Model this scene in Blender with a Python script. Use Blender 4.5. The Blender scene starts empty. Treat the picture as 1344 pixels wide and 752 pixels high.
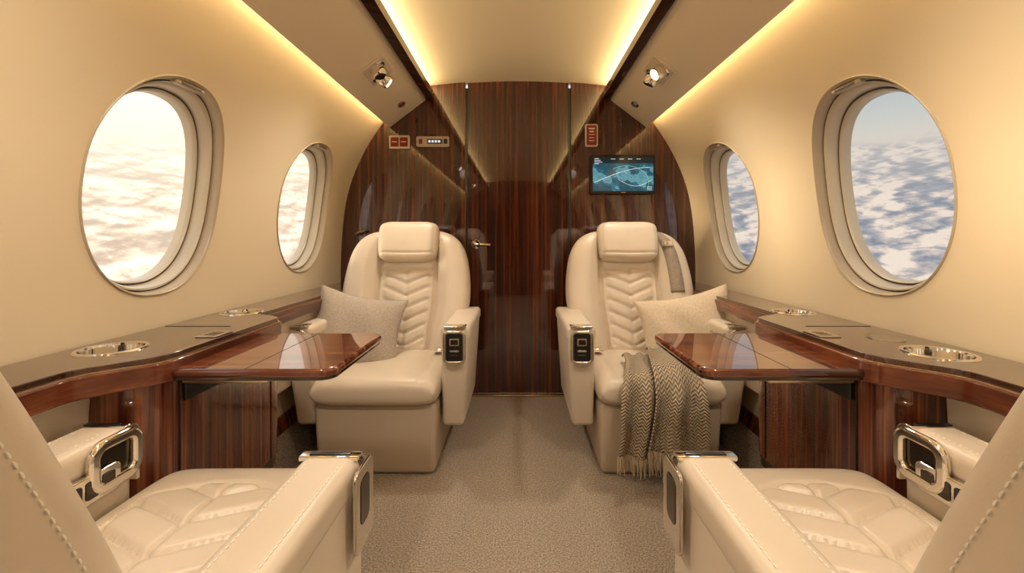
import bpy, bmesh, math, random
from mathutils import Vector, Matrix, Euler
random.seed(4)
C=bpy.context.scene.collection
bpy.context.scene.view_settings.view_transform='Standard'
EYE=0.945
D=2.60
Y0=-1.95
# ---------------------------------------------------------------- materials
def newmat(name):
    m=bpy.data.materials.new(name); m.use_nodes=True
    nt=m.node_tree; b=nt.nodes.get('Principled BSDF')
    return m,nt,b
def setc(b,k,v):
    if k in b.inputs: b.inputs[k].default_value=v
def add_bump(nt,b,scale,strength,dist=0.002,detail=4):
    tc=nt.nodes.new('ShaderNodeTexCoord')
    n=nt.nodes.new('ShaderNodeTexNoise'); n.inputs['Scale'].default_value=scale; n.inputs['Detail'].default_value=detail
    nt.links.new(tc.outputs['Object'],n.inputs['Vector'])
    bp=nt.nodes.new('ShaderNodeBump'); bp.inputs['Strength'].default_value=strength; bp.inputs['Distance'].default_value=dist
    nt.links.new(n.outputs['Fac'],bp.inputs['Height']); nt.links.new(bp.outputs['Normal'],b.inputs['Normal'])
def simple(name,col,rough=.5,metal=0,coat=0,bump=None,spec=.5):
    m,nt,b=newmat(name)
    setc(b,'Base Color',(*col,1)); setc(b,'Roughness',rough); setc(b,'Metallic',metal)
    setc(b,'Coat Weight',coat); setc(b,'Coat Roughness',.03); setc(b,'Specular IOR Level',spec)
    if bump: add_bump(nt,b,*bump)
    return m
def ramp(nt,fac,stops):
    r=nt.nodes.new('ShaderNodeValToRGB'); e=r.color_ramp.elements
    while len(e)<len(stops): e.new(.5)
    for i,(p,c) in enumerate(stops):
        e[i].position=p; e[i].color=(*c,1)
    nt.links.new(fac,r.inputs['Fac']); return r.outputs['Color']
def wood(name,mscale,stops,rough=.25,coat=1.0,ior=1.6):
    m,nt,b=newmat(name)
    tc=nt.nodes.new('ShaderNodeTexCoord')
    mp=nt.nodes.new('ShaderNodeMapping'); mp.inputs['Scale'].default_value=mscale
    nt.links.new(tc.outputs['Object'],mp.inputs['Vector'])
    n=nt.nodes.new('ShaderNodeTexNoise'); n.inputs['Scale'].default_value=1.0; n.inputs['Detail'].default_value=5; n.inputs['Roughness'].default_value=.62
    n.inputs['Distortion'].default_value=.25
    nt.links.new(mp.outputs['Vector'],n.inputs['Vector'])
    col=ramp(nt,n.outputs['Fac'],stops)
    nt.links.new(col,b.inputs['Base Color'])
    setc(b,'Roughness',rough); setc(b,'Coat Weight',coat); setc(b,'Coat Roughness',.025); setc(b,'Coat IOR',ior); setc(b,'Specular IOR Level',.25)
    return m
M_wood_v=wood('wood_vertical',(75,75,1.3),[(.32,(.035,.007,.003)),(.45,(.095,.021,.009)),(.55,(.18,.049,.019)),(.68,(.30,.10,.04))])
M_wood_bulk=wood('wood_bulkhead',(50,50,.7),[(.34,(.018,.004,.002)),(.47,(.055,.012,.005)),(.57,(.105,.026,.010)),(.70,(.18,.054,.021))],ior=1.75)
M_wood_t=wood('wood_table',(2.0,60,2.0),[(.34,(.05,.010,.004)),(.47,(.14,.032,.012)),(.57,(.24,.066,.025)),(.7,(.38,.13,.05))])
M_burl=wood('wood_ledge',(5,3,22),[(.3,(.05,.011,.005)),(.5,(.13,.032,.013)),(.62,(.22,.066,.025)),(.8,(.34,.12,.05))])
M_top=wood('ledge_top_veneer',(26,2.0,2),[(.3,(.020,.007,.004)),(.5,(.055,.018,.009)),(.62,(.095,.032,.014)),(.8,(.15,.055,.025))],ior=1.6)
M_dark=simple('dark_lacquer',(.030,.012,.007),.18,0,1)
M_wall=simple('wall_cream_leather',(.77,.65,.46),.55,0,0,(400,.06,.001))
M_ceil=simple('ceiling_cream',(.78,.68,.51),.6,0,0,(500,.05,.001))
M_psu=simple('overhead_panel_cream',(.84,.73,.56),.5,0,0,(500,.05,.001))
M_frame=simple('window_trim_beige',(.50,.41,.29),.32)
M_frame2=simple('window_trim_light',(.62,.54,.41),.3)
M_gask=simple('window_gasket_grey',(.13,.10,.08),.5)
def leather(name,col,r=.36):
    m,nt,b=newmat(name)
    setc(b,'Roughness',r); setc(b,'Specular IOR Level',.5)
    tc=nt.nodes.new('ShaderNodeTexCoord')
    n=nt.nodes.new('ShaderNodeTexNoise'); n.inputs['Scale'].default_value=6; n.inputs['Detail'].default_value=3
    nt.links.new(tc.outputs['Object'],n.inputs['Vector'])
    c=ramp(nt,n.outputs['Fac'],[(.3,tuple(x*.94 for x in col)),(.7,col)])
    nt.links.new(c,b.inputs['Base Color'])
    v=nt.nodes.new('ShaderNodeTexVoronoi'); v.inputs['Scale'].default_value=380
    nt.links.new(tc.outputs['Object'],v.inputs['Vector'])
    bp=nt.nodes.new('ShaderNodeBump'); bp.inputs['Strength'].default_value=.10; bp.inputs['Distance'].default_value=.0008
    nt.links.new(v.outputs['Distance'],bp.inputs['Height']); nt.links.new(bp.outputs['Normal'],b.inputs['Normal'])
    return m
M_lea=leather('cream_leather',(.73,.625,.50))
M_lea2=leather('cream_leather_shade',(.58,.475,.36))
M_stitch=simple('stitch_thread',(.95,.90,.80),.7)
M_chrome=simple('chrome',(.84,.80,.74),.07,1)
M_brass=simple('brushed_nickel',(.62,.53,.40),.28,1)
M_gold=simple('satin_gold',(.75,.55,.30),.25,1)
M_jamb=simple('bronze_strip',(.22,.14,.08),.35,1)
M_black=simple('black_plastic',(.012,.012,.013),.25)
M_smoke=simple('smoked_metal',(.10,.085,.07),.15,1)
M_carpet,nt,b=newmat('carpet_beige')
tc=nt.nodes.new('ShaderNodeTexCoord')
n=nt.nodes.new('ShaderNodeTexNoise'); n.inputs['Scale'].default_value=190; n.inputs['Detail'].default_value=3
nt.links.new(tc.outputs['Object'],n.inputs['Vector'])
c=ramp(nt,n.outputs['Fac'],[(.32,(.20,.15,.105)),(.5,(.39,.315,.24)),(.68,(.57,.48,.375))]); nt.links.new(c,b.inputs['Base Color'])
v=nt.nodes.new('ShaderNodeTexVoronoi'); v.inputs['Scale'].default_value=190; nt.links.new(tc.outputs['Object'],v.inputs['Vector'])
bp=nt.nodes.new('ShaderNodeBump'); bp.inputs['Strength'].default_value=.7; bp.inputs['Distance'].default_value=.005; bp.invert=True
nt.links.new(v.outputs['Distance'],bp.inputs['Height']); nt.links.new(bp.outputs['Normal'],b.inputs['Normal'])
setc(b,'Roughness',.95); setc(b,'Specular IOR Level',.1); setc(b,'Sheen Weight',.15)
def fabric(name,c1,c2,scale=260,st=.4):
    m,nt,b=newmat(name)
    tc=nt.nodes.new('ShaderNodeTexCoord')
    w=nt.nodes.new('ShaderNodeTexWave'); w.inputs['Scale'].default_value=scale; w.inputs['Distortion'].default_value=1.5
    w2=nt.nodes.new('ShaderNodeTexWave'); w2.bands_direction='Z'; w2.inputs['Scale'].default_value=scale; w2.inputs['Distortion'].default_value=1.5
    nt.links.new(tc.outputs['Object'],w.inputs['Vector']); nt.links.new(tc.outputs['Object'],w2.inputs['Vector'])
    a=nt.nodes.new('ShaderNodeMath'); a.operation='MULTIPLY'
    nt.links.new(w.outputs['Fac'],a.inputs[0]); nt.links.new(w2.outputs['Fac'],a.inputs[1])
    nz=nt.nodes.new('ShaderNodeTexNoise'); nz.inputs['Scale'].default_value=160; nz.inputs['Detail'].default_value=4
    nt.links.new(tc.outputs['Object'],nz.inputs['Vector'])
    c=ramp(nt,nz.outputs['Fac'],[(.35,c1),(.65,c2)]); nt.links.new(c,b.inputs['Base Color'])
    bp=nt.nodes.new('ShaderNodeBump'); bp.inputs['Strength'].default_value=st; bp.inputs['Distance'].default_value=.0012
    nt.links.new(a.outputs[0],bp.inputs['Height']); nt.links.new(bp.outputs['Normal'],b.inputs['Normal'])
    setc(b,'Roughness',.9); setc(b,'Specular IOR Level',.15)
    return m
M_pilA=fabric('linen_grey',(.42,.36,.30),(.54,.475,.405))
M_pilB=fabric('linen_cream',(.62,.52,.39),(.74,.63,.49))
M_strap=fabric('belt_webbing',(.34,.28,.22),(.44,.37,.30))
M_knit,nt,b=newmat('knit_throw')
tc=nt.nodes.new('ShaderNodeTexCoord'); sp=nt.nodes.new('ShaderNodeSeparateXYZ'); nt.links.new(tc.outputs['UV'],sp.inputs[0])
def mth(op,a,bv=None,c=None):
    m=nt.nodes.new('ShaderNodeMath'); m.operation=op
    for i,x in enumerate((a,bv,c)):
        if x is None: continue
        if isinstance(x,(int,float)): m.inputs[i].default_value=x
        else: nt.links.new(x,m.inputs[i])
    return m.outputs[0]
pp=mth('PINGPONG',mth('MULTIPLY',sp.outputs[0],15.0),.5)
st=mth('SINE',mth('MULTIPLY',mth('ADD',mth('MULTIPLY',sp.outputs[1],48.0),mth('MULTIPLY',pp,2.0)),6.283))
cc=ramp(nt,mth('MULTIPLY_ADD',st,.5,.5),[(.0,(.34,.25,.165)),(.5,(.60,.49,.355)),(1,(.76,.65,.50))]); nt.links.new(cc,b.inputs['Base Color'])
bp=nt.nodes.new('ShaderNodeBump'); bp.inputs['Strength'].default_value=.9; bp.inputs['Distance'].default_value=.004
nt.links.new(st,bp.inputs['Height']); nt.links.new(bp.outputs['Normal'],b.inputs['Normal']); setc(b,'Roughness',.95); setc(b,'Specular IOR Level',.1)
M_yarn=simple('fringe_yarn',(.62,.51,.375),.95)
M_glass=bpy.data.materials.new('window_glass'); M_glass.use_nodes=True; nt=M_glass.node_tree; nt.nodes.clear()
o=nt.nodes.new('ShaderNodeOutputMaterial'); mx=nt.nodes.new('ShaderNodeMixShader'); t=nt.nodes.new('ShaderNodeBsdfTransparent'); g=nt.nodes.new('ShaderNodeBsdfGlossy'); g.inputs['Roughness'].default_value=.02
mx.inputs[0].default_value=.03; nt.links.new(t.outputs[0],mx.inputs[1]); nt.links.new(g.outputs[0],mx.inputs[2]); nt.links.new(mx.outputs[0],o.inputs[0])
def emis(name,col,s):
    m,nt,b=newmat(name); setc(b,'Base Color',(*[x*.3 for x in col],1)); setc(b,'Emission Color',(*col,1)); setc(b,'Emission Strength',s); return m
M_lens=emis('lamp_lens_warm',(1,.85,.6),6)
M_white=emis('display_white',(.85,.95,1),.9)
M_red=simple('sign_red',(.25,.012,.010),.35)
M_green=emis('display_green',(.25,.85,.55),.6)
M_label=simple('label_print',(.8,.72,.6),.5)
# ---------------------------------------------------------------- helpers
def empty(name,loc=(0,0,0),rot=0):
    e=bpy.data.objects.new(name,None); e.empty_display_size=.1; e.location=loc; e.rotation_euler=(0,0,rot); C.objects.link(e); return e
def mk(name,verts,faces,mat,parent=None,M=None,angle=40,merge=0.0,world=True,uvs=None):
    me=bpy.data.meshes.new(name)
    vs=[Vector(v) for v in verts]
    if M is not None: vs=[M@v for v in vs]
    me.from_pydata([tuple(v) for v in vs],[],faces)
    if uvs:
        ul=me.uv_layers.new(name='UVMap')
        for l in me.loops: ul.data[l.index].uv=uvs[l.vertex_index]
    bm=bmesh.new(); bm.from_mesh(me)
    if merge: bmesh.ops.remove_doubles(bm,verts=bm.verts,dist=merge)
    bmesh.ops.recalc_face_normals(bm,faces=bm.faces)
    for f in bm.faces: f.smooth=True
    bm.to_mesh(me); bm.free()
    me.set_sharp_from_angle(angle=math.radians(angle))
    mats=mat if isinstance(mat,(list,tuple)) else [mat]
    for m in mats: me.materials.append(m)
    ob=bpy.data.objects.new(name,me); C.objects.link(ob)
    if parent:
        ob.parent=parent
        if world:
            ob.matrix_parent_inverse=(Matrix.Translation(parent.location)@parent.rotation_euler.to_matrix().to_4x4()).inverted()
    return ob
def rboxdata(c,s,r,seg=4,fn=None):
    bm=bmesh.new(); bmesh.ops.create_cube(bm,size=1)
    for v in bm.verts: v.co=Vector((v.co.x*s[0],v.co.y*s[1],v.co.z*s[2]))
    if r>0: bmesh.ops.bevel(bm,geom=list(bm.edges),offset=min(r,min(s)*.49),segments=seg,profile=.5,affect='EDGES')
    vs=[]
    for v in bm.verts:
        p=v.co.copy()
        if fn: p=fn(p)
        vs.append(p+Vector(c))
    bm.verts.index_update()
    fs=[[v.index for v in f.verts] for f in bm.faces]; bm.free(); return vs,fs
def rbox(name,c,s,r,mat,parent=None,seg=4,fn=None,M=None,world=True):
    vs,fs=rboxdata(c,s,r,seg,fn); return mk(name,vs,fs,mat,parent,M,world=world)
def addbev(ob,bev,ang=40):
    m=ob.modifiers.new('bevel','BEVEL'); m.width=bev; m.segments=3; m.limit_method='ANGLE'; m.angle_limit=math.radians(ang); m.harden_normals=False
def prism(name,poly,axis,a,b,mat,parent=None,world=True,M=None,bev=0,angle=40):
    n=len(poly); vs=[]
    for t in (a,b):
        for p in poly:
            if axis=='Y': vs.append((p[0],t,p[1]))
            elif axis=='Z': vs.append((p[0],p[1],t))
            else: vs.append((t,p[0],p[1]))
    fs=[list(range(n)),list(range(2*n-1,n-1,-1))]+[[i,(i+1)%n,n+(i+1)%n,n+i] for i in range(n)]
    ob=mk(name,vs,fs,mat,parent,M,world=world,angle=angle)
    if bev: addbev(ob,bev)
    return ob
def rrect(w,h,r,seg=8):
    out=[]
    for cx,cy,a0 in ((w/2-r,h/2-r,0),(-w/2+r,h/2-r,90),(-w/2+r,-h/2+r,180),(w/2-r,-h/2+r,270)):
        for i in range(seg+1):
            a=math.radians(a0+90*i/seg); out.append((cx+r*math.cos(a),cy+r*math.sin(a)))
    return out
def rplate(name,w,h,r,t,M,mat,parent,hole=None,bev=.002,world=True):
    o=rrect(w,h,r)
    if hole is None:
        return prism(name,o,'Z',0,t,mat,parent,world=world,M=M,bev=bev)
    i_=rrect(w-2*hole,h-2*hole,max(r-hole,.002)); n=len(o)
    vs=[(p[0],p[1],0) for p in o]+[(p[0],p[1],t) for p in o]+[(p[0],p[1],t) for p in i_]+[(p[0],p[1],0) for p in i_]
    fs=[]
    for k in range(4):
        for i in range(n):
            j=(i+1)%n; a=k*n; b_=((k+1)%4)*n
            fs.append([a+i,a+j,b_+j,b_+i])
    ob=mk(name,vs,fs,mat,parent,M,world=world)
    m=ob.modifiers.new('bevel','BEVEL'); m.width=bev; m.segments=3; m.limit_method='ANGLE'
    return ob
def lathe(name,prof,M,mat,parent=None,n=40,world=True,caps=True):
    vs=[];fs=[]
    for r,z in prof:
        for i in range(n):
            a=2*math.pi*i/n; vs.append((r*math.cos(a),r*math.sin(a),z))
    for k in range(len(prof)-1):
        for i in range(n):
            j=(i+1)%n; fs.append([k*n+i,k*n+j,(k+1)*n+j,(k+1)*n+i])
    if caps:
        fs.append(list(range(n))); fs.append(list(range(len(prof)*n-n,len(prof)*n)))
    return mk(name,vs,fs,mat,parent,M,world=world)
def slab(name,ff,fb,nu,nv,mat,parent=None,world=True,M=None,angle=60):
    vs=[];fs=[]
    us=[math.sin(math.pi/2*(-1+2*i/nu)) for i in range(nu+1)]
    vv=[math.sin(math.pi/2*(-1+2*j/nv)) for j in range(nv+1)]
    for f in (ff,fb):
        for v in vv:
            for u in us: vs.append(f(u,v))
    o=(nu+1)*(nv+1)
    for k in (0,o):
        for j in range(nv):
            for i in range(nu):
                a=k+j*(nu+1)+i; fs.append([a,a+1,a+nu+2,a+nu+1])
    return mk(name,vs,fs,mat,parent,M,merge=1e-5,world=world,angle=angle)
def tube(name,pts,r,mat,parent=None,world=True,n=8,M=None):
    vs=[];fs=[]; P=[Vector(p) for p in pts]
    for k,p in enumerate(P):
        t=(P[min(k+1,len(P)-1)]-P[max(k-1,0)]).normalized()
        a=t.orthogonal() if abs(t.z)>.9 else t.cross(Vector((0,0,1)))
        a.normalize(); b_=t.cross(a)
        for i in range(n):
            an=2*math.pi*i/n; vs.append(p+a*math.cos(an)*r+b_*math.sin(an)*r)
    for k in range(len(P)-1):
        for i in range(n):
            j=(i+1)%n; fs.append([k*n+i,k*n+j,(k+1)*n+j,(k+1)*n+i])
    fs.append(list(range(n))); fs.append(list(range(len(P)*n-n,len(P)*n)))
    return mk(name,vs,fs,mat,parent,M,world=world)
def stitches(name,pts,mat,parent,L=.0065,gap=.0035,r=.0011,world=True):
    P=[Vector(p) for p in pts]; seg=[(P[i+1]-P[i]).length for i in range(len(P)-1)]; tot=sum(seg)
    def at(s):
        for i,l in enumerate(seg):
            if s<=l or i==len(seg)-1: return P[i].lerp(P[i+1],max(0,min(1,s/l if l else 0)))
            s-=l
    vs=[];fs=[];s=0
    while s+L<tot:
        a=at(s);b_=at(s+L);t=(b_-a).normalized(); x=t.orthogonal().normalized(); y=t.cross(x)
        o=len(vs)
        for p,k in ((a,.4),(a.lerp(b_,.3),1),(a.lerp(b_,.7),1),(b_,.4)):
            for dx,dy in ((1,0),(0,1),(-1,0),(0,-1)): vs.append(p+x*dx*r*k+y*dy*r*k)
        for q in range(3):
            for i in range(4):
                j=(i+1)%4; fs.append([o+q*4+i,o+q*4+j,o+q*4+4+j,o+q*4+4+i])
        fs.append([o,o+1,o+2,o+3]); fs.append([o+12,o+13,o+14,o+15])
        s+=L+gap
    return mk(name,vs,fs,mat,parent,world=world)
def interp(x,xs,ys):
    if x<=xs[0]: return ys[0]
    for i in range(len(xs)-1):
        if x<=xs[i+1]:
            t=(x-xs[i])/(xs[i+1]-xs[i])
            def sl(k):
                if k==0: return (ys[1]-ys[0])/(xs[1]-xs[0])
                if k==len(xs)-1: return (ys[-1]-ys[-2])/(xs[-1]-xs[-2])
                return (ys[k+1]-ys[k-1])/(xs[k+1]-xs[k-1])
            h=xs[i+1]-xs[i]; m0=sl(i)*h; m1=sl(i+1)*h
            return (2*t**3-3*t*t+1)*ys[i]+(t**3-2*t*t+t)*m0+(-2*t**3+3*t*t)*ys[i+1]+(t**3-t*t)*m1
    return ys[-1]
def sstep(x): x=max(0,min(1,x)); return x*x*(3-2*x)
# ---------------------------------------------------------------- cabin shell
HX=[0,.15,.35,.55,.75,.95,1.10,1.22,1.35,1.48,1.58,1.66,1.74,1.80]
XX=[.93,.985,1.03,1.052,1.058,1.05,1.035,1.012,.968,.905,.842,.782,.715,.65]
def wx(h): return interp(h,HX,XX)
WIN=[2.12,1.27,.42,-.43,-1.28]; WA=.232; WB=.306; WC=1.09
def sell(t,n=2.25):
    c,s=math.cos(t),math.sin(t)
    return math.copysign(abs(c)**(2/n),c),math.copysign(abs(s)**(2/n),s)
def wall(side):
    sg=-1 if side=='left' else 1
    vs=[];fs=[];mi=[]
    def addgrid(ys,hs):
        o=len(vs)
        for h in hs:
            for y in ys: vs.append((sg*wx(h),y,h))
        for j in range(len(hs)-1):
            for i in range(len(ys)-1):
                a=o+j*len(ys)+i; fs.append([a,a+1,a+len(ys)+1,a+len(ys)]); mi.append(1 if hs[j+1]<.16 else 0)
    hA,hB=.74,1.44; ch=.30
    cols=[]; edges=[Y0]
    for c in sorted(WIN): cols.append((edges[-1],c-ch,None)); cols.append((c-ch,c+ch,c)); edges.append(c+ch)
    cols.append((edges[-1],D+.03,None))
    lo=[0,.05,.1,.15,.2,.28,.36,.45,.55,.65,.70,hA]; mid=[hA+(hB-hA)*i/24 for i in range(25)]; hi=[hB+(1.80-hB)*i/14 for i in range(15)]
    for (a,b_,c) in cols:
        n=12 if c is not None else 4
        ys=[a+(b_-a)*i/n for i in range(n+1)]
        addgrid(ys,lo); addgrid(ys,hi)
        if c is None: addgrid(ys,mid)
        else:
            per=[(ys[i],hA) for i in range(12)]+[(b_,mid[i]) for i in range(24)]+[(ys[12-i],hB) for i in range(12)]+[(a,mid[24-i]) for i in range(24)]
            n_=len(per); K=6; o=len(vs)
            for k in range(K+1):
                t=k/K
                for (py,ph) in per:
                    an=math.atan2((ph-WC)/(hB-WC),(py-c)/ch)
                    e=sell(an); ey=c+WA*e[0]; eh=WC+WB*e[1]
                    y=py+(ey-py)*t; h=ph+(eh-ph)*t
                    vs.append((sg*wx(h),y,h))
            for k in range(K):
                for i in range(n_):
                    j=(i+1)%n_; fs.append([o+k*n_+i,o+k*n_+j,o+(k+1)*n_+j,o+(k+1)*n_+i]); mi.append(0)
    me=bpy.data.meshes.new('wall_'+side); me.from_pydata(vs,[],fs)
    me.materials.append(M_wall); me.materials.append(M_carpet)
    for p,m in zip(me.polygons,mi): p.material_index=m
    bm=bmesh.new(); bm.from_mesh(me); bmesh.ops.remove_doubles(bm,verts=bm.verts,dist=1e-4)
    for f in bm.faces: f.smooth=True
    bmesh.ops.recalc_face_normals(bm,faces=bm.faces)
    bm.to_mesh(me); bm.free()
    ob=bpy.data.objects.new('wall_'+side,me); C.objects.link(ob)
wall('left'); wall('right')
prism('floor',[(-.96,Y0),(.96,Y0),(.96,D+.06),(-.96,D+.06)],'Z',-.04,0,M_carpet)
def ch_(x): return 1.885-.12*x*x
pc=[(-.66+1.32*i/32) for i in range(33)]
prism('ceiling',[(x,ch_(x)) for x in pc]+[(.67,1.79),(.69,1.79),(.69,1.91),(-.69,1.91),(-.69,1.79),(-.67,1.79)],'Y',Y0,D+.05,M_ceil,angle=30)
def window(c,sg,idx):
    e=empty('window_%d'%idx,(sg*1.05,c,WC))
    N=96
    def ring(s,o):
        out=[]
        for i in range(N):
            q=sell(2*math.pi*i/N); y=c+WA*s*q[0]; h=WC+WB*(1-(1-s)*.8)*q[1]
            out.append((sg*(wx(h)+o),y,h))
        return out
    def loft(name,rs,mat):
        vs=[];fs=[]
        for s,o in rs: vs+=ring(s,o)
        for k in range(len(rs)-1):
            for i in range(N):
                j=(i+1)%N; fs.append([k*N+i,k*N+j,(k+1)*N+j,(k+1)*N+i])
        return mk(name,vs,fs,mat,e,angle=50)
    loft('outer_trim',[(1.030,.002),(1.027,-.003),(1.018,-.005),(1.005,-.003),(.995,.004),(.988,.016),(.982,.028)],M_frame)
    loft('gasket',[(.982,.026),(.975,.030),(.968,.030),(.963,.026)],M_gask)
    loft('inner_reveal',[(.963,.028),(.958,.024),(.940,.024),(.922,.032),(.914,.05),(.905,.064)],M_frame2)
    loft('gasket_inner',[(.905,.062),(.898,.066),(.89,.066),(.885,.062)],M_gask)
    loft('pane_frame',[(.885,.063),(.875,.060),(.862,.062),(.852,.075),(.848,.094)],M_frame2)
    vs=ring(.850,.085); mk('glass_pane',vs,[list(range(N))],M_glass,e)
    h=WC+WB*.972
    rbox('shade_pull',(sg*(wx(h)+.010),c,h-.002),(.022,.11,.014),.005,M_frame,e)
    rbox('shade_slot',(sg*(wx(h)-.0015),c,h-.003),(.004,.075,.006),.001,M_gask,e)
i=1
for c in WIN:
    for sg in (-1,1): window(c,sg,i); i+=1
for sg,nm in ((-1,'left'),(1,'right')):
    a=Vector((.765,1.60)); b_=Vector((.535,1.775)); nn=Vector((.60,.79))*.022
    poly=[(sg*a.x,a.y),(sg*b_.x,b_.y),(sg*(b_+nn).x,(b_+nn).y),(sg*(a+nn).x,(a+nn).y)]
    prism('ceiling_side_panel' ,poly,'Y',Y0+.01,D-.004,M_psu,bev=.004)
    poly=[(sg*.548,1.758),(sg*.535,1.752),(sg*.502,1.776),(sg*.497,1.808),(sg*.508,1.808),(sg*.552,1.79)]
    prism('trim_%d'%(1 if sg<0 else 2),poly,'Y',Y0+.01,D-.003,M_dark,bev=.003)
def bulk(x0,side):
    sg=side
    hs=[i*1.80/60 for i in range(61)]
    poly=[(sg*x0,0.0)]+[(sg*(wx(h)+.003),h) for h in hs]
    xs=[.65-(.65-x0)*i/14 for i in range(1,15)]
    poly+=[(sg*x,ch_(x)+.002) for x in xs]
    return poly
e=empty('wall_front',(0,D,0))
prism('panel_left',bulk(.318,-1),'Y',D,D+.04,M_wood_bulk,e,angle=20)
prism('panel_right',bulk(.318,1),'Y',D,D+.04,M_wood_bulk,e,angle=20)
for sg in (-1,1):
    rbox('jamb_strip',(sg*.3155,D+.006,.935),(.005,.012,1.87),.001,M_jamb if sg<0 else M_dark,e)
    rbox('jamb_dark',(sg*.308,D+.03,.92),(.012,.04,1.84),.001,M_dark,e)
d=empty('door_1',(0,D,0))
xs=[-.302+.604*i/16 for i in range(17)]
prism('door_leaf',[(-.302,.012),(.302,.012)]+[(x,ch_(x)+.002) for x in reversed(xs)],'Y',D+.018,D+.05,M_wood_bulk,d,angle=20)
rbox('threshold_strip',(0,D+.0,.006),(.60,.03,.012),.003,M_gold,d)
Mh=Matrix.Translation((-.255,D+.018,.905))@Matrix.Rotation(math.radians(90),4,'X')
lathe('handle_rosette',[(.001,0),(.030,0),(.030,.006),(.026,.010),(.012,.011),(.010,.045),(.001,.046)],Mh,M_chrome,d)
tube('handle_lever',[(-.255,D-.024,.905),(-.235,D-.028,.905),(-.2,D-.03,.904),(-.165,D-.028,.902)],.0085,M_chrome,d)
poly=bulk(0,1); polyL=[(-x,z) for x,z in poly[1:]]
prism('wall_rear',poly[1:]+list(reversed(polyL)),'Y',Y0-.04,Y0,M_wood_bulk,angle=20)
for sg,k in ((-1,3),(1,4)):
    hs=[.14,.17,.20]; 
    poly=[(sg*(wx(h)-.012),h) for h in hs]+[(sg*(wx(h)-.001),h) for h in reversed(hs)]
    prism('trim_%d'%k,poly,'Y',Y0+.01,D-.002,M_wood_t,bev=.002)
# side ledges -------------------------------------------------------------
def ledge_plan(inset=0,y0=Y0+.01,y1=D-.003):
    pts=[(.868,y0)]
    for i in range(11):
        t=i/10; pts.append((.868-.10*sstep(t),.83+.15*t))
    pts+= [(.765,1.03),(.766,1.40)]
    for i in range(9):
        t=i/8; a=t*math.pi/2
        pts.append((.766+.03*(1-math.cos(a)),1.40+.04*math.sin(a)))
    for i in range(7):
        t=i/6; pts.append((.796+.078*sstep(t),1.445+.05*t))
    pts.append((.874,y1))
    return [(x+inset,y) for x,y in pts]
def holed(name,inset,z0,z1,mat,par,sg,cups,r,bev):
    pl=ledge_plan(inset); XO=1.045
    def inner(y):
        for i in range(len(pl)-1):
            if pl[i][1]<=y<=pl[i+1][1]:
                d_=pl[i+1][1]-pl[i][1]
                return pl[i][0]+(pl[i+1][0]-pl[i][0])*((y-pl[i][1])/d_ if d_>1e-9 else 0)
        return pl[-1][0]
    hw=r+.010
    cuts=[(yy-hw,yy+hw,yy,xx) for yy,xx in cups]
    ys=sorted(set([p[1] for p in pl]+[c[0] for c in cuts]+[c[1] for c in cuts]))
    def inside(y): return any(c[0]+1e-6<y<c[1]-1e-6 for c in cuts)
    base=[y for y in ys if not inside(y)]
    bm=bmesh.new()
    def V(x,y,z): return bm.verts.new((sg*x,y,z))
    for z in (z0,z1):
        for i in range(len(base)-1):
            a,b_=base[i],base[i+1]
            cut_=[c for c in cuts if abs(c[0]-a)<1e-6]
            if not cut_:
                bm.faces.new([V(inner(a),a,z),V(XO,a,z),V(XO,b_,z),V(inner(b_),b_,z)])
            else:
                _,_,yy,xx=cut_[0]; n=8
                yl=[a+(b_-a)*k/n for k in range(n+1)]
                per=[]
                for k in range(n): per.append((inner(yl[k]),yl[k]))
                for k in range(n): per.append((inner(b_)+(XO-inner(b_))*k/n,b_))
                for k in range(n): per.append((XO,yl[n-k]))
                for k in range(n): per.append((XO+(inner(a)-XO)*k/n,a))
                m_=len(per)
                circ=[]
                for (px,py) in per:
                    an=math.atan2(py-yy,px-xx); circ.append((xx+r*math.cos(an),yy+r*math.sin(an)))
                for k in range(m_):
                    j=(k+1)%m_
                    bm.faces.new([V(*per[k],z),V(*per[j],z),V(*circ[j],z),V(*circ[k],z)])
    yy2=[]
    for i in range(len(base)-1):
        a,b_=base[i],base[i+1]
        sub=8 if any(abs(c[0]-a)<1e-6 for c in cuts) else 1
        for k in range(sub): yy2.append(a+(b_-a)*k/sub)
    yy2.append(base[-1])
    for i in range(len(yy2)-1):
        a,b_=yy2[i],yy2[i+1]
        bm.faces.new([V(inner(a),a,z0),V(inner(b_),b_,z0),V(inner(b_),b_,z1),V(inner(a),a,z1)])
    for y in (base[0],base[-1]):
        bm.faces.new([V(inner(y),y,z0),V(XO,y,z0),V(XO,y,z1),V(inner(y),y,z1)])
    bmesh.ops.remove_doubles(bm,verts=bm.verts,dist=1e-5)
    bmesh.ops.recalc_face_normals(bm,faces=bm.faces)
    bm.verts.index_update()
    vs=[v.co.copy() for v in bm.verts]; fs=[[v.index for v in f.verts] for f in bm.faces]; bm.free()
    ob=mk(name,vs,fs,mat,par,angle=35)
    if bev: addbev(ob,bev,60)
    return ob
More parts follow.
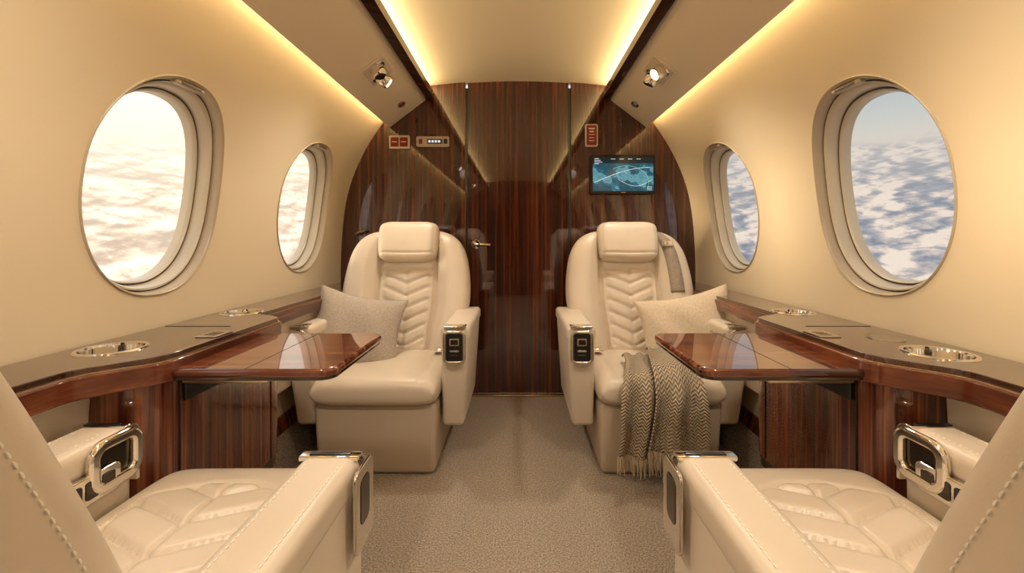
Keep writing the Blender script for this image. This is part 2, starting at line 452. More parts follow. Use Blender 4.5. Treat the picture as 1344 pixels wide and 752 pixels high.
for sg,nm in ((-1,'left'),(1,'right')):
    e=empty('side_ledge' ,(sg*.95,.5,.66))
    pl=ledge_plan()
    cups=((1.02,.950),(1.52,.962)) if sg<0 else ((.98,.945),(1.52,.960))
    holed('ledge_top',.012,.6725,.685,M_top,e,sg,cups,.060,.003)
    holed('ledge_edge',0,.625,.6718,M_burl,e,sg,cups,.060,.010)
    holed('ledge_inlay',.008,.6705,.6735,M_gold,e,sg,cups,.0605,0)
    body=[(.94,.925),(.885,.925)]
    for i in range(11):
        a=i/10*math.pi/2; body.append((.865-.078*math.sin(a),1.005-.08*math.cos(a)))
    body+=[(.786,1.40)]
    for i in range(1,7):
        a=i/6*math.pi/2; body.append((.786+.05*(1-math.cos(a)),1.40+.07*math.sin(a)))
    body+=[(.94,1.475)]
    prism('bay_cabinet',[(sg*x,y) for x,y in body],'Z',.24,.628,M_wood_v,e,bev=.003,angle=50)
    prism('bay_cabinet_foot',[(sg*(x+.006 if x<.9 else x),y) for x,y in body],'Z',.205,.24,M_dark,e)
    for yy in (1.012,1.385): rbox('reveal',(sg*.7855,yy,.435),(.004,.004,.385),.001,M_black,e)
    def lower(n,ya,yb_):
        poly=[(sg*.905,.628),(sg*.915,.46),(sg*.93,.34),(sg*.95,.33),(sg*.95,.628)]
        prism(n,poly,'Y',ya,yb_,M_lea,e,bev=.004)
    lower('lower_panel_rear',Y0+.02,.925); lower('lower_panel_front',1.48,D-.01)
    rbox('storage_slot',(sg*.782,1.15,.592),(.012,.26,.058),.004,M_black,e)
    rbox('storage_slot_trim',(sg*.779,1.15,.623),(.012,.27,.004),.001,M_brass,e)
    Mp=Matrix.Translation((sg*.815,1.17,.6852))
    rplate('label_plate',.055,.075,.004,.003,Mp,M_brass,e,bev=.001)
    for k in (-1,0,1): rbox('label_mark',(sg*.815,1.17+k*.014,.6885),(.03,.004,.0008),0,M_black,e)
    for yy,xx in cups:
        Mc=Matrix.Translation((sg*xx,yy,.6855))
        lathe('cup_holder',[(.001,-.050),(.050,-.050),(.055,-.047),(.0575,-.040),(.0580,-.004),(.0592,.0015),(.063,.0030),(.067,.0022),(.0685,-.0004)],Mc,M_chrome,e,n=56,caps=False)
        lathe('cup_mat',[(.001,-.0495),(.048,-.0495),(.047,-.0475),(.001,-.0475)],Mc,M_black,e)
    if sg>0:
        lathe('round_inlay',[(.001,.0),(.036,.0),(.035,.002),(.001,.002)],Matrix.Translation((.950,1.125,.6855)),M_dark,e)
        lathe('inlay_rim',[(.036,.0),(.036,.002),(.039,.002),(.0395,.0)],Matrix.Translation((.950,1.125,.6855)),M_brass,e,caps=False)
    for yy in (1.28,): rbox('lid_seam',(sg*.94,yy,.6855),(.19,.003,.001),0,M_black,e)
    t=empty('folding_table',(sg*.61,1.15,.65))
    w,l=.385,.375; Mt=Matrix.Translation((sg*(.80-w/2-.004),1.155,0))
    r=rrect(w,l,.035)
    prism('table_top',[(x,y) for x,y in r],'Z',.632,.652,M_wood_t,t,M=Mt,bev=.007)
    prism('table_edge',[(x*.985,y*.985) for x,y in r],'Z',.626,.636,M_dark,t,M=Mt,bev=.002)
    rbox('table_leaf_seam',(sg*.61,1.155,.6522),(.0018,.365,.0006),0,M_black,t)
    for yy in (1.02,1.29): rbox('support_arm',(sg*.68,yy,.616),(.20,.022,.018),.004,M_brass,t)
# ---------------------------------------------------------------- seats
def seat(name,cx,cy,rot,m,P):
    e=empty(name,(cx,cy,0),rot)
    kw=dict(world=False)
    near_=P['kind']=='near'
    hc=P['hc']; cw=P['cw']; yb=P['yb']
    def taper(p):
        k=(p.z/ (hc-.11)); 
        return Vector((p.x*(1+.05*k),p.y+ (.012*k if p.y>0 else -.012*k),p.z))
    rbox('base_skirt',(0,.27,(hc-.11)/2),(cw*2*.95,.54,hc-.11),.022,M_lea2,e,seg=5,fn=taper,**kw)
    rbox('base_plinth',(0,.28,.012),(cw*1.8,.50,.024),.005,M_dark,e,**kw)
    zc=hc-.058; yc=(P['cf']+yb+.03)/2; hy=(yb+.03-P['cf'])/2
    def g(d,w): return math.exp(-(d/w)**2)
    def top(u,v):
        E=((1-abs(u)**9)*(1-abs(v)**11)); E=max(E,0)**.45
        x=cw*u*(1-abs(v)**14*.06); y=yc+hy*v
        z=.058+.010*(1-u*u)*(1-v*v)
        if P['quilt']:
            vv=(v-.06)
            hexd=max(abs(u)-.66, abs(vv)-.70+ .28*max(0,abs(u)-.2))
            z-=.011*g(hexd,.022)
            if hexd<0:
                z+=.005
                z-=.010*g(u,.018)
                q=((vv*hy+.50*abs(u)*cw)/.080)%1.0; q=min(q,1-q)
                z-=.012*g(q,.085)
        else:
            z-=.006*g(abs(u)-.72,.03)
        return Vector((x,y,zc+z*E))
    def bot(u,v):
        E=max((1-abs(u)**9)*(1-abs(v)**11),0)**.4
        x=cw*u*(1-abs(v)**14*.06); y=yc+hy*v
        return Vector((x,y,zc-.058*E))
    slab('seat_cushion',top,bot,120 if P['quilt'] else 50,150 if P['quilt'] else 50,M_lea,e,**kw)
    a=P['ang']; dy,dz=math.sin(a),math.cos(a); L=P['bl']; bw=P['bw']; hb=P['hb']
    def bp(u,v,off):
        s=(v+1)/2
        w=bw*interp(s,[0,.2,.45,.75,1],P['bwp'])
        cr=max(1-abs(v)**9,0)**.33
        if v<0: cr=max(1-abs(v)**16,0)**.33
        x=w*u*cr
        o=off+.035*abs(u)**3
        return Vector((x, yb+s*L*dy-o*dz, hb+s*L*dz+o*dy))
    def bfo(u,v):
        au=abs(u); s=(v+1)/2
        E=max((1-au**8)*(1-abs(v)**10),0)**.45
        padw=.46
        t=.060
        bol=sstep((au-padw)/.22)*(1-.25*sstep((s-.8)/.2))
        t+=.038*bol
        t+=.012*(1-min(1,(u/padw)**2))
        t-=.022*g(au-padw,.032)
        if au<padw and s<.66 and s>.10:
            t-=.006*g(u,.022)
            q=((s*L-.45*au*bw)/.062)%1.0; q=min(q,1-q)
            k=sstep((padw*.82-au)/.03)
            t-=.011*g(q,.11)*k
            t-=.007*g(au-padw*.80,.03)
        t-=.008*g(s-.67,.010)*(1 if au<padw else 0)
        return t*E
    slab('backrest',lambda u,v: bp(u,v,bfo(u,v)),lambda u,v: bp(u,v,-.075*max((1-abs(u)**6)*(1-abs(v)**8),0)**.45),90,110,M_lea,e,**kw)
    hl=P['hl']
    def hp(u,v,off):
        s=P['hs']+v*hl/2/L
        cr=max(1-abs(v)**8,0)**.3
        x=P['hw']*u*cr*(1-.06*(v<0)*abs(v)); o=off
        return Vector((x, yb+s*L*dy-o*dz, hb+s*L*dz+o*dy))
    def hf(u,v):
        E=max((1-abs(u)**8)*(1-abs(v)**8),0)**.5
        return .085+(.050-.010*v*v+.010*u*u-.006*g(v+.62,.04)-.005*g(abs(u)-.9,.03))*E
    slab('headrest',lambda u,v:hp(u,v,hf(u,v)),lambda u,v:hp(u,v,.085-.07*max((1-abs(u)**8)*(1-abs(v)**8),0)**.5),50,50,M_lea,e,**kw)
    if P['stitch']:
        for q in (.80,-.80,):
            stitches('bolster_stitch',[bp(q,-.9+1.8*i/60,bfo(q,-.9+1.8*i/60)+.0008) for i in range(61)],M_stitch,e,world=False)
        for q in (1,-1):
            pts=[]
            for i in range(61):
                v=-.9+1.8*i/60; pts.append(bp(q*.985,v,bfo(q*.985,v)*.8+.004)+Vector((q*.002,0,0)))
            stitches('edge_stitch',pts,M_stitch,e,world=False)
        for q in (.70,-.70):
            pts=[top(q,-.50+1.1*i/50)+Vector((0,0,.0006)) for i in range(51)]
            stitches('cushion_stitch',pts,M_stitch,e,L=.005,gap=.003,r=.0008,world=False)
    aw=P['aw']; ah=P['ah']; hw=P['hwid']
    for side in (1,-1):
        s=side*m
        af=P['af'] if side>0 else P['afw']
        al=P['ae']-af
        xc=s*(hw-aw/2)
        h0=P['a0']
        def fn(p,al=al,s=s):
            k=(p.z+ (ah-h0)/2)/(ah-h0)
            f=(al/2-p.y)/al
            if near_:
                return Vector((p.x+s*.010*sstep((1-k)*3),p.y-.006*f*sstep((1-k)*3),p.z))
            y=p.y+ (1-k)**1.6*.07*f
            x=p.x*(.80+.20*sstep(k*2.2)) - s*.016*(1-k)
            return Vector((x,y,p.z))
        rbox('armrest_body',(xc,af+al/2,(ah+h0)/2-.012),(aw*.93,al,ah-h0-.024),.022,M_lea,e,seg=6,fn=fn,**kw)
        rbox('armrest_pad',(xc,af+al/2+.004,ah-.03),(aw,al-.008,.06),.020,M_lea,e,seg=6,**kw)
        if P['stitch']:
            for q in (-1,1):
                x=xc+q*(aw/2-.020)
                pts=[(x,af+.05+(al-.06)*i/20,ah+.0006) for i in range(21)]
                stitches('armrest_stitch',pts,M_stitch,e,world=False)
        if not near_:
            Mc=Matrix.Translation((xc,af-.002,ah-.078))@Matrix.Rotation(math.radians(90),4,'X')
            rplate('control_surround',aw*.76,.134,.022,.012,Mc,M_chrome,e,hole=.013,bev=.004,world=False)
            rplate('control_face',aw*.60,.115,.012,.006,Mc,M_black,e,bev=.001,world=False)
            Ms=Matrix.Translation((xc,af-.0085,ah-.058))@Matrix.Rotation(math.radians(90),4,'X')
            rplate('touch_display',aw*.32,.028,.004,.002,Ms,M_brass,e,bev=.0005,world=False)
            rplate('display_core',aw*.24,.020,.003,.001,Matrix.Translation((0,-.002,0))@Ms,M_smoke,e,bev=.0002,world=False)
            for k in range(2):
                Mb=Matrix.Translation((xc,af-.0085,ah-.093-.017*k))@Matrix.Rotation(math.radians(90),4,'X')
                rplate('control_button',aw*.30,.007,.003,.003,Mb,M_smoke if k else M_brass,e,bev=.001,world=False)
            rbox('chrome_cap',(xc,af+.020,ah+.0005),(aw*.74,.05,.008),.003,M_chrome,e,**kw)
        else:
            if side>0: fx=s*(hw+.001); sgn=s
            else: fx=s*(hw-aw-.001); sgn=-s
            Rm=Matrix(((0,0,sgn,0),(1,0,0,0),(0,1,0,0),(0,0,0,1)))
            if side>0:
                Mc=Matrix.Translation((fx+s*.009,af+.040,ah-.070))@Rm
                rplate('chrome_end_plate',.082,.135,.016,.006,Mc,M_chrome,e,bev=.003,world=False)
                Mc2=Matrix.Translation((fx+s*.0145,af+.042,ah-.060))@Rm
                rplate('end_plate_recess',.040,.075,.012,.0015,Mc2,M_smoke,e,bev=.0005,world=False)
            else:
                cyy=af+.056
                Mc=Matrix.Translation((fx,cyy,ah-.048))@Rm
                rplate('chrome_loop',.112,.100,.034,.014,Mc,M_chrome,e,hole=.022,bev=.006,world=False)
                rplate('loop_recess',.080,.070,.016,.003,Mc,M_smoke,e,bev=.001,world=False)
                Mc1=Matrix.Translation((fx,cyy+.050,ah-.076))@Rm
                rplate('console_plate',.115,.052,.012,.011,Mc1,M_chrome,e,bev=.003,world=False)
                for k in (-1,0,1):
                    Mb=Matrix.Translation((fx+sgn*.011,cyy+.050+k*.031,ah-.076))@Rm
                    rplate('control_button',.024,.032,.005,.002,Mb,M_black if k==1 else M_smoke,e,bev=.0008,world=False)
            prof=[]
            R=.022
            for i in range(9):
                an=math.pi/2*i/8; prof.append((af-.004+R-R*math.sin(an),ah+.003-R+R*math.cos(an)))
            prof=[(af+.032,ah+.003)]+prof+[(af-.004,ah-.115)]
            inner=[(y+.006,z-.006) for y,z in prof]
            inner=[(af+.032,ah-.006)]+inner[1:-1]+[(af+.004,ah-.115)]
            prism('chrome_front_band',prof+list(reversed(inner)),'X',xc-aw/2-.002,xc+aw/2+.002,M_chrome,e,world=False,bev=.002)
            rbox('cap_slot',(xc,af+.022,ah+.0035),(aw*.7,.010,.002),.0008,M_black,e,**kw)
    rbox('belt_buckle',(m*(cw-.06),yb-.10,hc+.020),(.05,.055,.016),.005,M_chrome,e,**kw)
    tube('belt_strap',[(m*(cw-.01),yb-.02,hc-.01),(m*(cw-.03),yb-.06,hc+.016),(m*(cw-.06),yb-.10,hc+.018)],.010,M_strap,e,**kw)
    return e,bp,bfo
far=dict(hc=.395,cw=.253,cf=-.045,yb=.44,quilt=False,ang=math.radians(17),bl=.665,bw=.322,hb=.335,bwp=[.80,.88,1.0,.95,.78],
 hl=.215,hs=.885,hw=.155,stitch=False,aw=.118,ah=.592,hwid=.375,af=-.01,afw=.0,ae=.52,a0=.17,kind='far')
near=dict(hc=.45,cw=.205,cf=-.04,yb=.535,quilt=True,ang=math.radians(24),bl=.66,bw=.22,hb=.40,bwp=[.86,.94,.98,.95,.82],
 hl=.2,hs=.86,hw=.14,stitch=True,aw=.098,ah=.574,hwid=.298,af=.175,afw=.06,ae=.66,a0=.05,kind='near')
sl,_,_=seat('cabin_armchair',-.567,1.73,0,1,far)
sr,bpR,bfR=seat('cabin_armchair',.567,1.73,0,-1,far)
seat('cabin_armchair',-.568,.94,math.pi,-1,near)
seat('cabin_armchair',.568,.94,math.pi,1,near)
vs=[];fs=[]
n=24
for i in range(n+1):
    v=.97-1.0*i/n; 
    for k,u in enumerate((.60,.80)):
        vs.append(bpR(u,v,bfR(u,v)+.006))
for i in range(n): fs.append([2*i,2*i+1,2*i+3,2*i+2])
ob=mk('shoulder_belt',vs,fs,M_strap,sr,world=False); md=ob.modifiers.new('s','SOLIDIFY'); md.thickness=.003
p=bpR(.70,.72,bfR(.70,.72)+.012)
rbox('belt_latch',tuple(p),(.055,.012,.03),.004,M_chrome,sr,world=False)
# ---------------------------------------------------------------- pillows
def pillow(name,loc,sx,sz,th,mat,rot):
    def f(sign):
        def g_(u,v):
            x=sx*u*(1-.10*(1-v*v)); z=sz*v*(1-.10*(1-u*u))
            t=th*(max(1-abs(u)**2.4,0)**.6)*(max(1-abs(v)**2.4,0)**.6)
            t+= .005*math.sin(7*u+3*v)*(1-u*u)*(1-v*v)
            return Vector((x,sign*t,z-.012*(1-u*u)*v*v))
        return g_
    e=empty(name,loc); 
    Mx=Matrix.Translation(loc)@Euler(rot,'XYZ').to_matrix().to_4x4()
    slab('cover',f(-1),f(1),44,44,mat,e,M=Mx)
    pts=[]
    for q in range(0,4):
        for i in range(12):
            t=-1+2*i/12
            u,v=((t,-1),(1,t),(-t,1),(-1,-t))[q]
            pts.append(Mx@Vector((sx*u*(1-.10*(1-v*v)),0,sz*v*(1-.10*(1-u*u))-.012*(1-u*u)*v*v)))
    pts.append(pts[0]); tube('piping',pts,.0035,mat,e,n=6)
pillow('throw_pillow',(-.720,1.965,.540),.195,.165,.07,M_pilA,(math.radians(-24),math.radians(13),math.radians(18)))
pillow('throw_pillow',(.765,1.975,.548),.210,.155,.07,M_pilB,(math.radians(-24),math.radians(-13),math.radians(-16)))
# ---------------------------------------------------------------- blanket
def blanket():
    e=empty('knitted_throw_blanket',(.55,1.7,.3))
    path=[(1.90,.418),(1.86,.438),(1.81,.426),(1.76,.420),(1.70,.414),(1.668,.395),(1.655,.35),(1.652,.28),(1.650,.20),(1.652,.15),(1.655,.125)]
    P=[Vector(p) for p in path]; L=[0]
    for i in range(len(P)-1): L.append(L[-1]+(P[i+1]-P[i]).length)
    nv=70; nu=72
    def layer(xa,xb,dy,ph,endcut,nm,fr):
        vs=[];fs=[];uv=[]
        for j in range(nv+1):
            t=j/nv; s=t*L[-1]*endcut
            y=interp(s,L,[p.x for p in P]); z=interp(s,L,[p.y for p in P])
            front=sstep((s-.18)/.12)
            for i in range(nu+1):
                u=i/nu
                c=interp(t,[0,.3,.6,1],[ (xa+xb)/2+.01,(xa+xb)/2+.01,(xa+xb)/2+.0,(xa+xb)/2-.01])
                w=(xb-xa)/2*interp(t,[0,.3,.6,1],[.60,.75,.95,1.02])
                x=c+w*(2*u-1)+.006*math.sin(9*t+5*u+ph)
                f=.5+.5*math.sin(u*2*math.pi*fr+ph+1.2*t)
                f=f**1.4
                amp=.028*front+.012*(1-front)
                yy=y-(amp*f+dy)*front; zz=z+(amp*f+dy)*(1-front)+.008*math.sin(6*u+2)*front*t
                vs.append((x,yy,zz)); uv.append((u*(xb-xa)/.34,s/.6))
        for j in range(nv):
            for i in range(nu):
                a=j*(nu+1)+i; fs.append([a,a+1,a+nu+2,a+nu+1])
        ob=mk(nm,vs,fs,M_knit,e,uvs=uv,angle=80)
        md=ob.modifiers.new('s','SOLIDIFY'); md.thickness=.006; md.offset=0
        base=[Vector(v) for v in vs[-(nu+1):]]
        fv=[];ff=[]
        for i in range(0,nu+1,2):
            b_=base[i]; ln=.062+.014*random.random(); dx=.010*(random.random()-.5); o=len(fv)
            for q in range(5):
                tt=q/4; r=.0036*(1-.45*tt) if q!=1 else .0048
                cc=b_+Vector((dx*tt+.0015*math.sin(q*3+i),-.002+.003*math.sin(i+q),-ln*tt))
                for a in range(6):
                    an=2*math.pi*a/6; fv.append(cc+Vector((r*math.cos(an),r*math.sin(an),0)))
            for q in range(4):
                for a in range(6):
                    b2=(a+1)%6; ff.append([o+q*6+a,o+q*6+b2,o+q*6+6+b2,o+q*6+6+a])
            ff.append([o+24+a for a in range(6)])
        mk(nm+'_fringe',fv,ff,M_yarn,e)
    layer(.385,.665,0.004,0,1.0,'throw_panel',3.2)
    layer(.50,.705,.030,1.6,.95,'throw_fold',1.8)
blanket()
# ---------------------------------------------------------------- bulkhead fittings
m=empty('wall_monitor',(.62,D-.02,1.32))
Mm=Matrix.Translation((.618,D-.012,1.318))@Matrix.Rotation(math.radians(90-3),4,'X')
rplate('bezel',.380,.232,.008,.022,Mm,M_black,m,bev=.002)
M_scr,nt,b=newmat('map_display')
tc=nt.nodes.new('ShaderNodeTexCoord'); sp=nt.nodes.new('ShaderNodeSeparateXYZ'); nt.links.new(tc.outputs['UV'],sp.inputs[0])
nz=nt.nodes.new('ShaderNodeTexNoise'); nz.inputs['Scale'].default_value=2.6; nz.inputs['Detail'].default_value=7; nz.inputs['Roughness'].default_value=.6; nt.links.new(tc.outputs['UV'],nz.inputs['Vector'])
f1=mth('ADD',nz.outputs['Fac'],mth('MULTIPLY',mth('ABSOLUTE',mth('SUBTRACT',sp.outputs[1],.42)),-.35))
land=ramp(nt,f1,[(.0,(.006,.045,.075)),(.38,(.010,.085,.13)),(.455,(.03,.19,.27)),(.46,(.16,.42,.50)),(.55,(.07,.26,.30)),(.65,(.28,.55,.62))])
bar=ramp(nt,sp.outputs[1],[(.80,(1,1,1)),(.83,(.10,.10,.10))])
mm=nt.nodes.new('ShaderNodeMix'); mm.data_type='RGBA'; mm.blend_type='MULTIPLY'; mm.inputs[0].default_value=1
nt.links.new(land,mm.inputs[6]); nt.links.new(bar,mm.inputs[7])
nt.links.new(mm.outputs[2],b.inputs['Emission Color']); setc(b,'Emission Strength',.85); setc(b,'Base Color',(.01,.02,.03,1)); setc(b,'Roughness',.12)
mk('screen',[(-.178,-.100,.0232),(.178,-.100,.0232),(.178,.102,.0232),(-.178,.102,.0232)],[[0,1,2,3]],M_scr,m,M=Mm,uvs=[(0,0),(1.6,0),(1.6,1),(0,1)])
def strip(name,pts,w,mat,par,M,z):
    vs=[];fs=[]
    for i,p in enumerate(pts):
        a=Vector(pts[max(i-1,0)]);b2=Vector(pts[min(i+1,len(pts)-1)]); t=(b2-a).normalized(); nrm=Vector((-t.y,t.x))*w/2
        vs.append((p[0]+nrm.x,p[1]+nrm.y,z)); vs.append((p[0]-nrm.x,p[1]-nrm.y,z))
    for i in range(len(pts)-1): fs.append([2*i,2*i+1,2*i+3,2*i+2])
    mk(name,vs,fs,mat,par,M=M)
strip('route_line',[(-.17+.33*t/20,-.05+.09*math.sin(t/20*1.6)) for t in range(21)],.0022,M_white,m,Mm,.0236)
strip('horizon_arc',[(.02+.13*math.cos(-.4+a/20*2.6),-.05+.10*math.sin(-.4+a/20*2.6)) for a in range(21)],.0022,M_green,m,Mm,.0238)
strip('range_arc',[(-.03+.20*t/20,-.03-.04*math.sin(t/20*3.1)) for t in range(21)],.0016,M_white,m,Mm,.0238)
for k in range(4): strip('readout',[(-.168,.092-.010*k),(-.168+.026+.010*((k*7)%3),.092-.010*k)],.003,M_white,m,Mm,.0239)
for k in range(4): strip('readout',[(-.07+.05*k,.090),(-.045+.05*k,.090)],.0026,M_white,m,Mm,.0239)
for k in range(3): strip('readout',[(.14,-.075-.009*k),(.168,-.075-.009*k)],.0022,M_white,m,Mm,.0239)
RX=Matrix.Rotation(math.radians(90),4,'X')
strip('bezel_mark',[(-.012,-.108),(.012,-.108)],.004,M_brass,m,Mm,.0238)
def at(x,z,o=0): return Matrix.Translation((x,D-.001-o,z))@RX
s=empty('illuminated_sign',(-.705,D,1.513))
rplate('frame',.122,.080,.008,.014,at(-.705,1.513),M_lea,s)
rplate('red_lens',.046,.054,.004,.005,at(-.732,1.513,.013),M_red,s,bev=.001)
rplate('red_lens',.046,.054,.004,.005,at(-.678,1.513,.013),M_red,s,bev=.001)
for x in (-.732,-.678):
    rplate('mark',.030,.006,.001,.001,at(x,1.513,.0185),M_label,s,bev=0.0002)
s=empty('cabin_control_panel',(-.505,D,1.516))
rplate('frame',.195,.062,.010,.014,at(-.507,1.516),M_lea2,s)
rplate('display',.09,.030,.004,.004,at(-.495,1.516,.013),M_gask,s,bev=.001)
for k in range(4): rplate('readout',.012,.012,.001,.001,at(-.525+.019*k,1.516,.0175),M_white,s,bev=.0002)
for x in (-.578,-.43): rplate('button',.020,.030,.006,.004,at(x,1.516,.013),M_red if x<-.5 else M_black,s,bev=.001)
s=empty('illuminated_sign',(.435,D,1.553))
rplate('frame',.076,.134,.012,.014,at(.436,1.553),M_lea,s)
rplate('red_lens',.060,.118,.008,.004,at(.436,1.553,.013),M_red,s,bev=.001)
for k,(w_,h_) in enumerate(((.036,.008),(.026,.008),(.036,.004),(.030,.004),(.034,.004))):
    rplate('mark',w_,h_,.001,.001,at(.436,1.592-.018*k,.0175),M_label,s,bev=.0002)
h=empty('coat_hook',(-.93,D,.99))
tube('hook',[(-.955,D-.002,.97),(-.955,D-.03,.965),(-.94,D-.045,.975),(-.90,D-.05,.985)],.008,M_brass,h)
# ---------------------------------------------------------------- reading lights
def psu_frame(sg,s,y):
    a=Vector((.765,1.60)); b2=Vector((.535,1.775)); p=a.lerp(b2,s)
    d_=(b2-a).normalized(); nrm=Vector((-d_.y,d_.x)); 
    if nrm.y>0: nrm=-nrm
    ex=Vector((sg*d_.x,0,d_.y)); ez=Vector((sg*nrm.x,0,nrm.y)); ey=ez.cross(ex)
    return Matrix(((ex.x,ey.x,ez.x,sg*p.x),(ex.y,ey.y,ez.y,y),(ex.z,ey.z,ez.z,p.y),(0,0,0,1))),Vector((sg*p.x,y,p.y)),ez
for sg in (-1,1):
    for y in (1.97,.62,-.8):
        Mf,p,ez=psu_frame(sg,.56,y)
        e=empty('reading_light',p)
        rplate('mount_plate',.135,.19,.014,.004,Mf,M_psu,e)
        rplate('mount_recess',.115,.165,.010,.0055,Mf,M_lea,e,bev=.001)
        for k,yy in ((0,-.040),(1,.042)):
            tilt=Matrix.Rotation(math.radians((18,-14)[k]),4,'Y')@Matrix.Rotation(math.radians((14,-10)[k]),4,'X')
            Ml=Mf@Matrix.Translation(((-.008,.010)[k],yy,.004))@tilt@Matrix.Scale(1.4,4)
            lathe('swivel_ring',[(.001,0),(.031,0),(.031,.006),(.026,.010),(.022,.010)],Mf@Matrix.Translation(((-.008,.010)[k],yy,.003))@Matrix.Scale(1.2,4),M_chrome,e)
            lathe('lamp_head',[(.001,.0),(.021,.0),(.024,.012),(.022,.032),(.018,.038),(.016,.036),(.001,.035)],Ml,M_chrome,e)
            lathe('lens',[(.001,.0362),(.0155,.0362),(.014,.0385),(.001,.0395)],Ml,M_lens if k==0 else M_black,e)
        l=bpy.data.lights.new('reading_spot','SPOT'); l.energy=21; l.color=(1,.89,.74); l.spot_size=math.radians(140); l.spot_blend=1; l.shadow_soft_size=.045
        lo=bpy.data.objects.new('spot_lamp',l); C.objects.link(lo); lo.location=p+ez*.11
        lo.rotation_euler=Vector((sg*.05,-.25 if y>1 else .25,-1)).to_track_quat('-Z','Y').to_euler()
        lo.parent=e; lo.matrix_parent_inverse=Matrix.Translation(p).inverted()
    Mf,p,ez=psu_frame(sg,.50,2.42)
    e=empty('air_vent',p)
    lathe('vent_ring',[(.001,0),(.030,0),(.030,.005),(.024,.008),(.020,.005),(.001,.005)],Mf@Matrix.Diagonal((.8,1.25,1,1)),M_chrome,e)
    lathe('vent_core',[(.001,.005),(.014,.005),(.011,.009),(.001,.010)],Mf@Matrix.Diagonal((.8,1.25,1,1)),M_red if sg<0 else M_brass,e)
# ---------------------------------------------------------------- lights
def area(name,loc,dirv,sx,sy,e,col):
    l=bpy.data.lights.new(name,'AREA'); l.shape='RECTANGLE'; l.size=sx; l.size_y=sy; l.energy=e; l.color=col
    o=bpy.data.objects.new(name,l); C.objects.link(o); o.location=loc
    z=-Vector(dirv).normalized(); y=Vector((0,1,0)); x=y.cross(z).normalized()
    o.rotation_euler=Matrix(((x.x,y.x,z.x),(x.y,y.y,z.y),(x.z,y.z,z.z))).to_euler()
    return o
LEN=D-Y0-.08; YC=(D+Y0)/2
for sg in (-1,1):
    area('cove_light_inner',(sg*.565,YC,1.806),(-sg*.8,0,.30),.024,LEN,16,(1,.73,.37))
    area('cove_light_outer',(sg*.745,YC,1.668),(sg*.75,0,-.66),.024,LEN,8.5,(1,.74,.39))
sl_=bpy.data.lights.new('low_sun','SUN'); sl_.energy=2.2; sl_.angle=math.radians(11); sl_.color=(1,.78,.50)
so=bpy.data.objects.new('low_sun',sl_); C.objects.link(so); so.location=(-6,-1,1.3)
so.rotation_euler=Vector((1,.22,-.015)).to_track_quat('-Z','Y').to_euler()
# ---------------------------------------------------------------- world
w=bpy.data.worlds.new('World'); bpy.context.scene.world=w; w.use_nodes=True; nt=w.node_tree; nt.nodes.clear()
out=nt.nodes.new('ShaderNodeOutputWorld'); bg=nt.nodes.new('ShaderNodeBackground'); nt.links.new(bg.outputs[0],out.inputs[0])
tc=nt.nodes.new('ShaderNodeTexCoord'); sp=nt.nodes.new('ShaderNodeSeparateXYZ'); nt.links.new(tc.outputs['Generated'],sp.inputs[0])
X,Y,Z=sp.outputs
den=mth('MAXIMUM',mth('SUBTRACT',.42,Z),.2)
cb=nt.nodes.new('ShaderNodeCombineXYZ'); nt.links.new(mth('DIVIDE',X,den),cb.inputs[0]); nt.links.new(mth('DIVIDE',Y,den),cb.inputs[1])
def cloudheight(off):
    ad=nt.nodes.new('ShaderNodeVectorMath'); ad.operation='ADD'; nt.links.new(cb.outputs[0],ad.inputs[0]); ad.inputs[1].default_value=off
    wn=nt.nodes.new('ShaderNodeTexNoise'); wn.noise_dimensions='2D'; wn.inputs['Scale'].default_value=9; wn.inputs['Detail'].default_value=5; wn.inputs['Roughness'].default_value=.6; nt.links.new(ad.outputs[0],wn.inputs['Vector'])
    sc=nt.nodes.new('ShaderNodeVectorMath'); sc.operation='SCALE'; sc.inputs[3].default_value=.13; nt.links.new(wn.outputs['Color'],sc.inputs[0])
    a2=nt.nodes.new('ShaderNodeVectorMath'); a2.operation='ADD'; nt.links.new(ad.outputs[0],a2.inputs[0]); nt.links.new(sc.outputs[0],a2.inputs[1])
    vo=nt.nodes.new('ShaderNodeTexVoronoi'); vo.voronoi_dimensions='2D'; vo.feature='F1'; vo.inputs['Scale'].default_value=5.6
    vo.inputs['Detail'].default_value=2; vo.inputs['Roughness'].default_value=.5; vo.normalize=True
    nt.links.new(a2.outputs[0],vo.inputs['Vector'])
    nz=nt.nodes.new('ShaderNodeTexNoise'); nz.noise_dimensions='2D'; nz.inputs['Scale'].default_value=2.0; nz.inputs['Detail'].default_value=5
    nt.links.new(ad.outputs[0],nz.inputs['Vector'])
    return mth('ADD',mth('MULTIPLY',vo.outputs['Distance'],-1.2),mth('MULTIPLY',nz.outputs['Fac'],1.5))
n1=cloudheight((0,0,0)); n2=cloudheight((-.03,.03,0))
lit=mth('ADD',mth('MULTIPLY',mth('SUBTRACT',n1,n2),1.6),mth('MULTIPLY_ADD',mth('SUBTRACT',n1,.36),1.0,.53))
side=mth('MULTIPLY_ADD',X,.5,.5)
def mixc(f,a,b_):
    m=nt.nodes.new('ShaderNodeMix'); m.data_type='RGBA'
    if isinstance(f,(int,float)): m.inputs[0].default_value=f
    else: nt.links.new(f,m.inputs[0])
    for k,v_ in ((6,a),(7,b_)):
        if isinstance(v_,tuple): m.inputs[k].default_value=(*v_,1)
        else: nt.links.new(v_,m.inputs[k])
    return m.outputs[2]
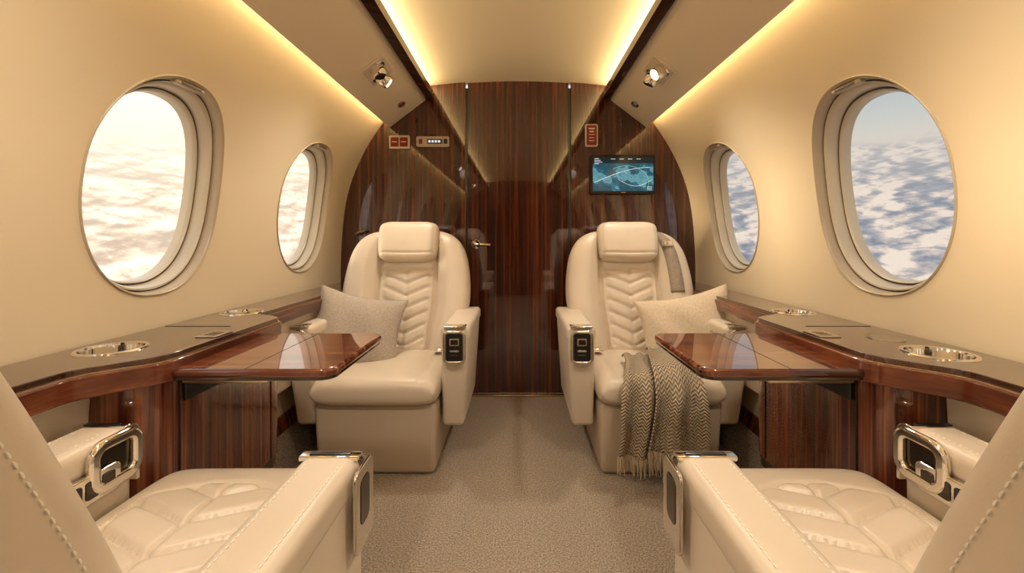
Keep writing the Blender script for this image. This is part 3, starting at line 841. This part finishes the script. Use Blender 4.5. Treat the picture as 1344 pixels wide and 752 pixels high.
cl_r=ramp(nt,lit,[(.10,(.19,.23,.30)),(.40,(.34,.36,.41)),(.60,(.60,.52,.49)),(.85,(.92,.79,.67))])
cl_l=ramp(nt,lit,[(.10,(.52,.40,.30)),(.42,(.70,.55,.41)),(.66,(.92,.76,.57)),(.9,(1,.90,.74))])
zz=mth('MULTIPLY',mth('SUBTRACT',Z,.15),2.2)
sky_r=ramp(nt,zz,[(0,(.78,.69,.58)),(.14,(.60,.62,.59)),(.4,(.36,.47,.54)),(1,(.18,.32,.5))])
sky_l=ramp(nt,zz,[(0,(.97,.82,.62)),(.3,(1,.93,.80)),(1,(.80,.85,.95))])
sfac=ramp(nt,side,[(.3,(0,0,0)),(.7,(1,1,1))])
cl=mixc(sfac,cl_l,cl_r); sk=mixc(sfac,sky_l,sky_r)
haze=mixc(sfac,(.98,.85,.67),(.68,.63,.58))
hz=ramp(nt,mth('SUBTRACT',.185,Z),[(0,(1,1,1)),(.03,(.6,.6,.6)),(.12,(.2,.2,.2)),(.3,(0,0,0))])
cl=mixc(hz,cl,haze)
sel=ramp(nt,mth('SUBTRACT',Z,mth('MULTIPLY_ADD',n1,.04,.145)),[(0,(0,0,0)),(.02,(1,1,1))])
fin=mixc(sel,cl,sk)
nt.links.new(fin,bg.inputs['Color'])
rs=nt.nodes.new('ShaderNodeMapRange'); rs.inputs['From Min'].default_value=.3; rs.inputs['From Max'].default_value=.7; rs.inputs['To Min'].default_value=1.35; rs.inputs['To Max'].default_value=1.0
nt.links.new(side,rs.inputs['Value']); nt.links.new(rs.outputs[0],bg.inputs['Strength'])
w.cycles.sampling_method='MANUAL'; w.cycles.sample_map_resolution=256
# ---------------------------------------------------------------- camera
cam=bpy.data.cameras.new('camera'); co=bpy.data.objects.new('camera',cam); C.objects.link(co)
cam.sensor_width=36; cam.lens=572/1344*36; cam.shift_x=-8/1344; cam.shift_y=-64/1344; cam.clip_start=.02
co.location=(0,0,EYE); co.rotation_euler=(math.radians(90),0,0)
bpy.context.scene.camera=co
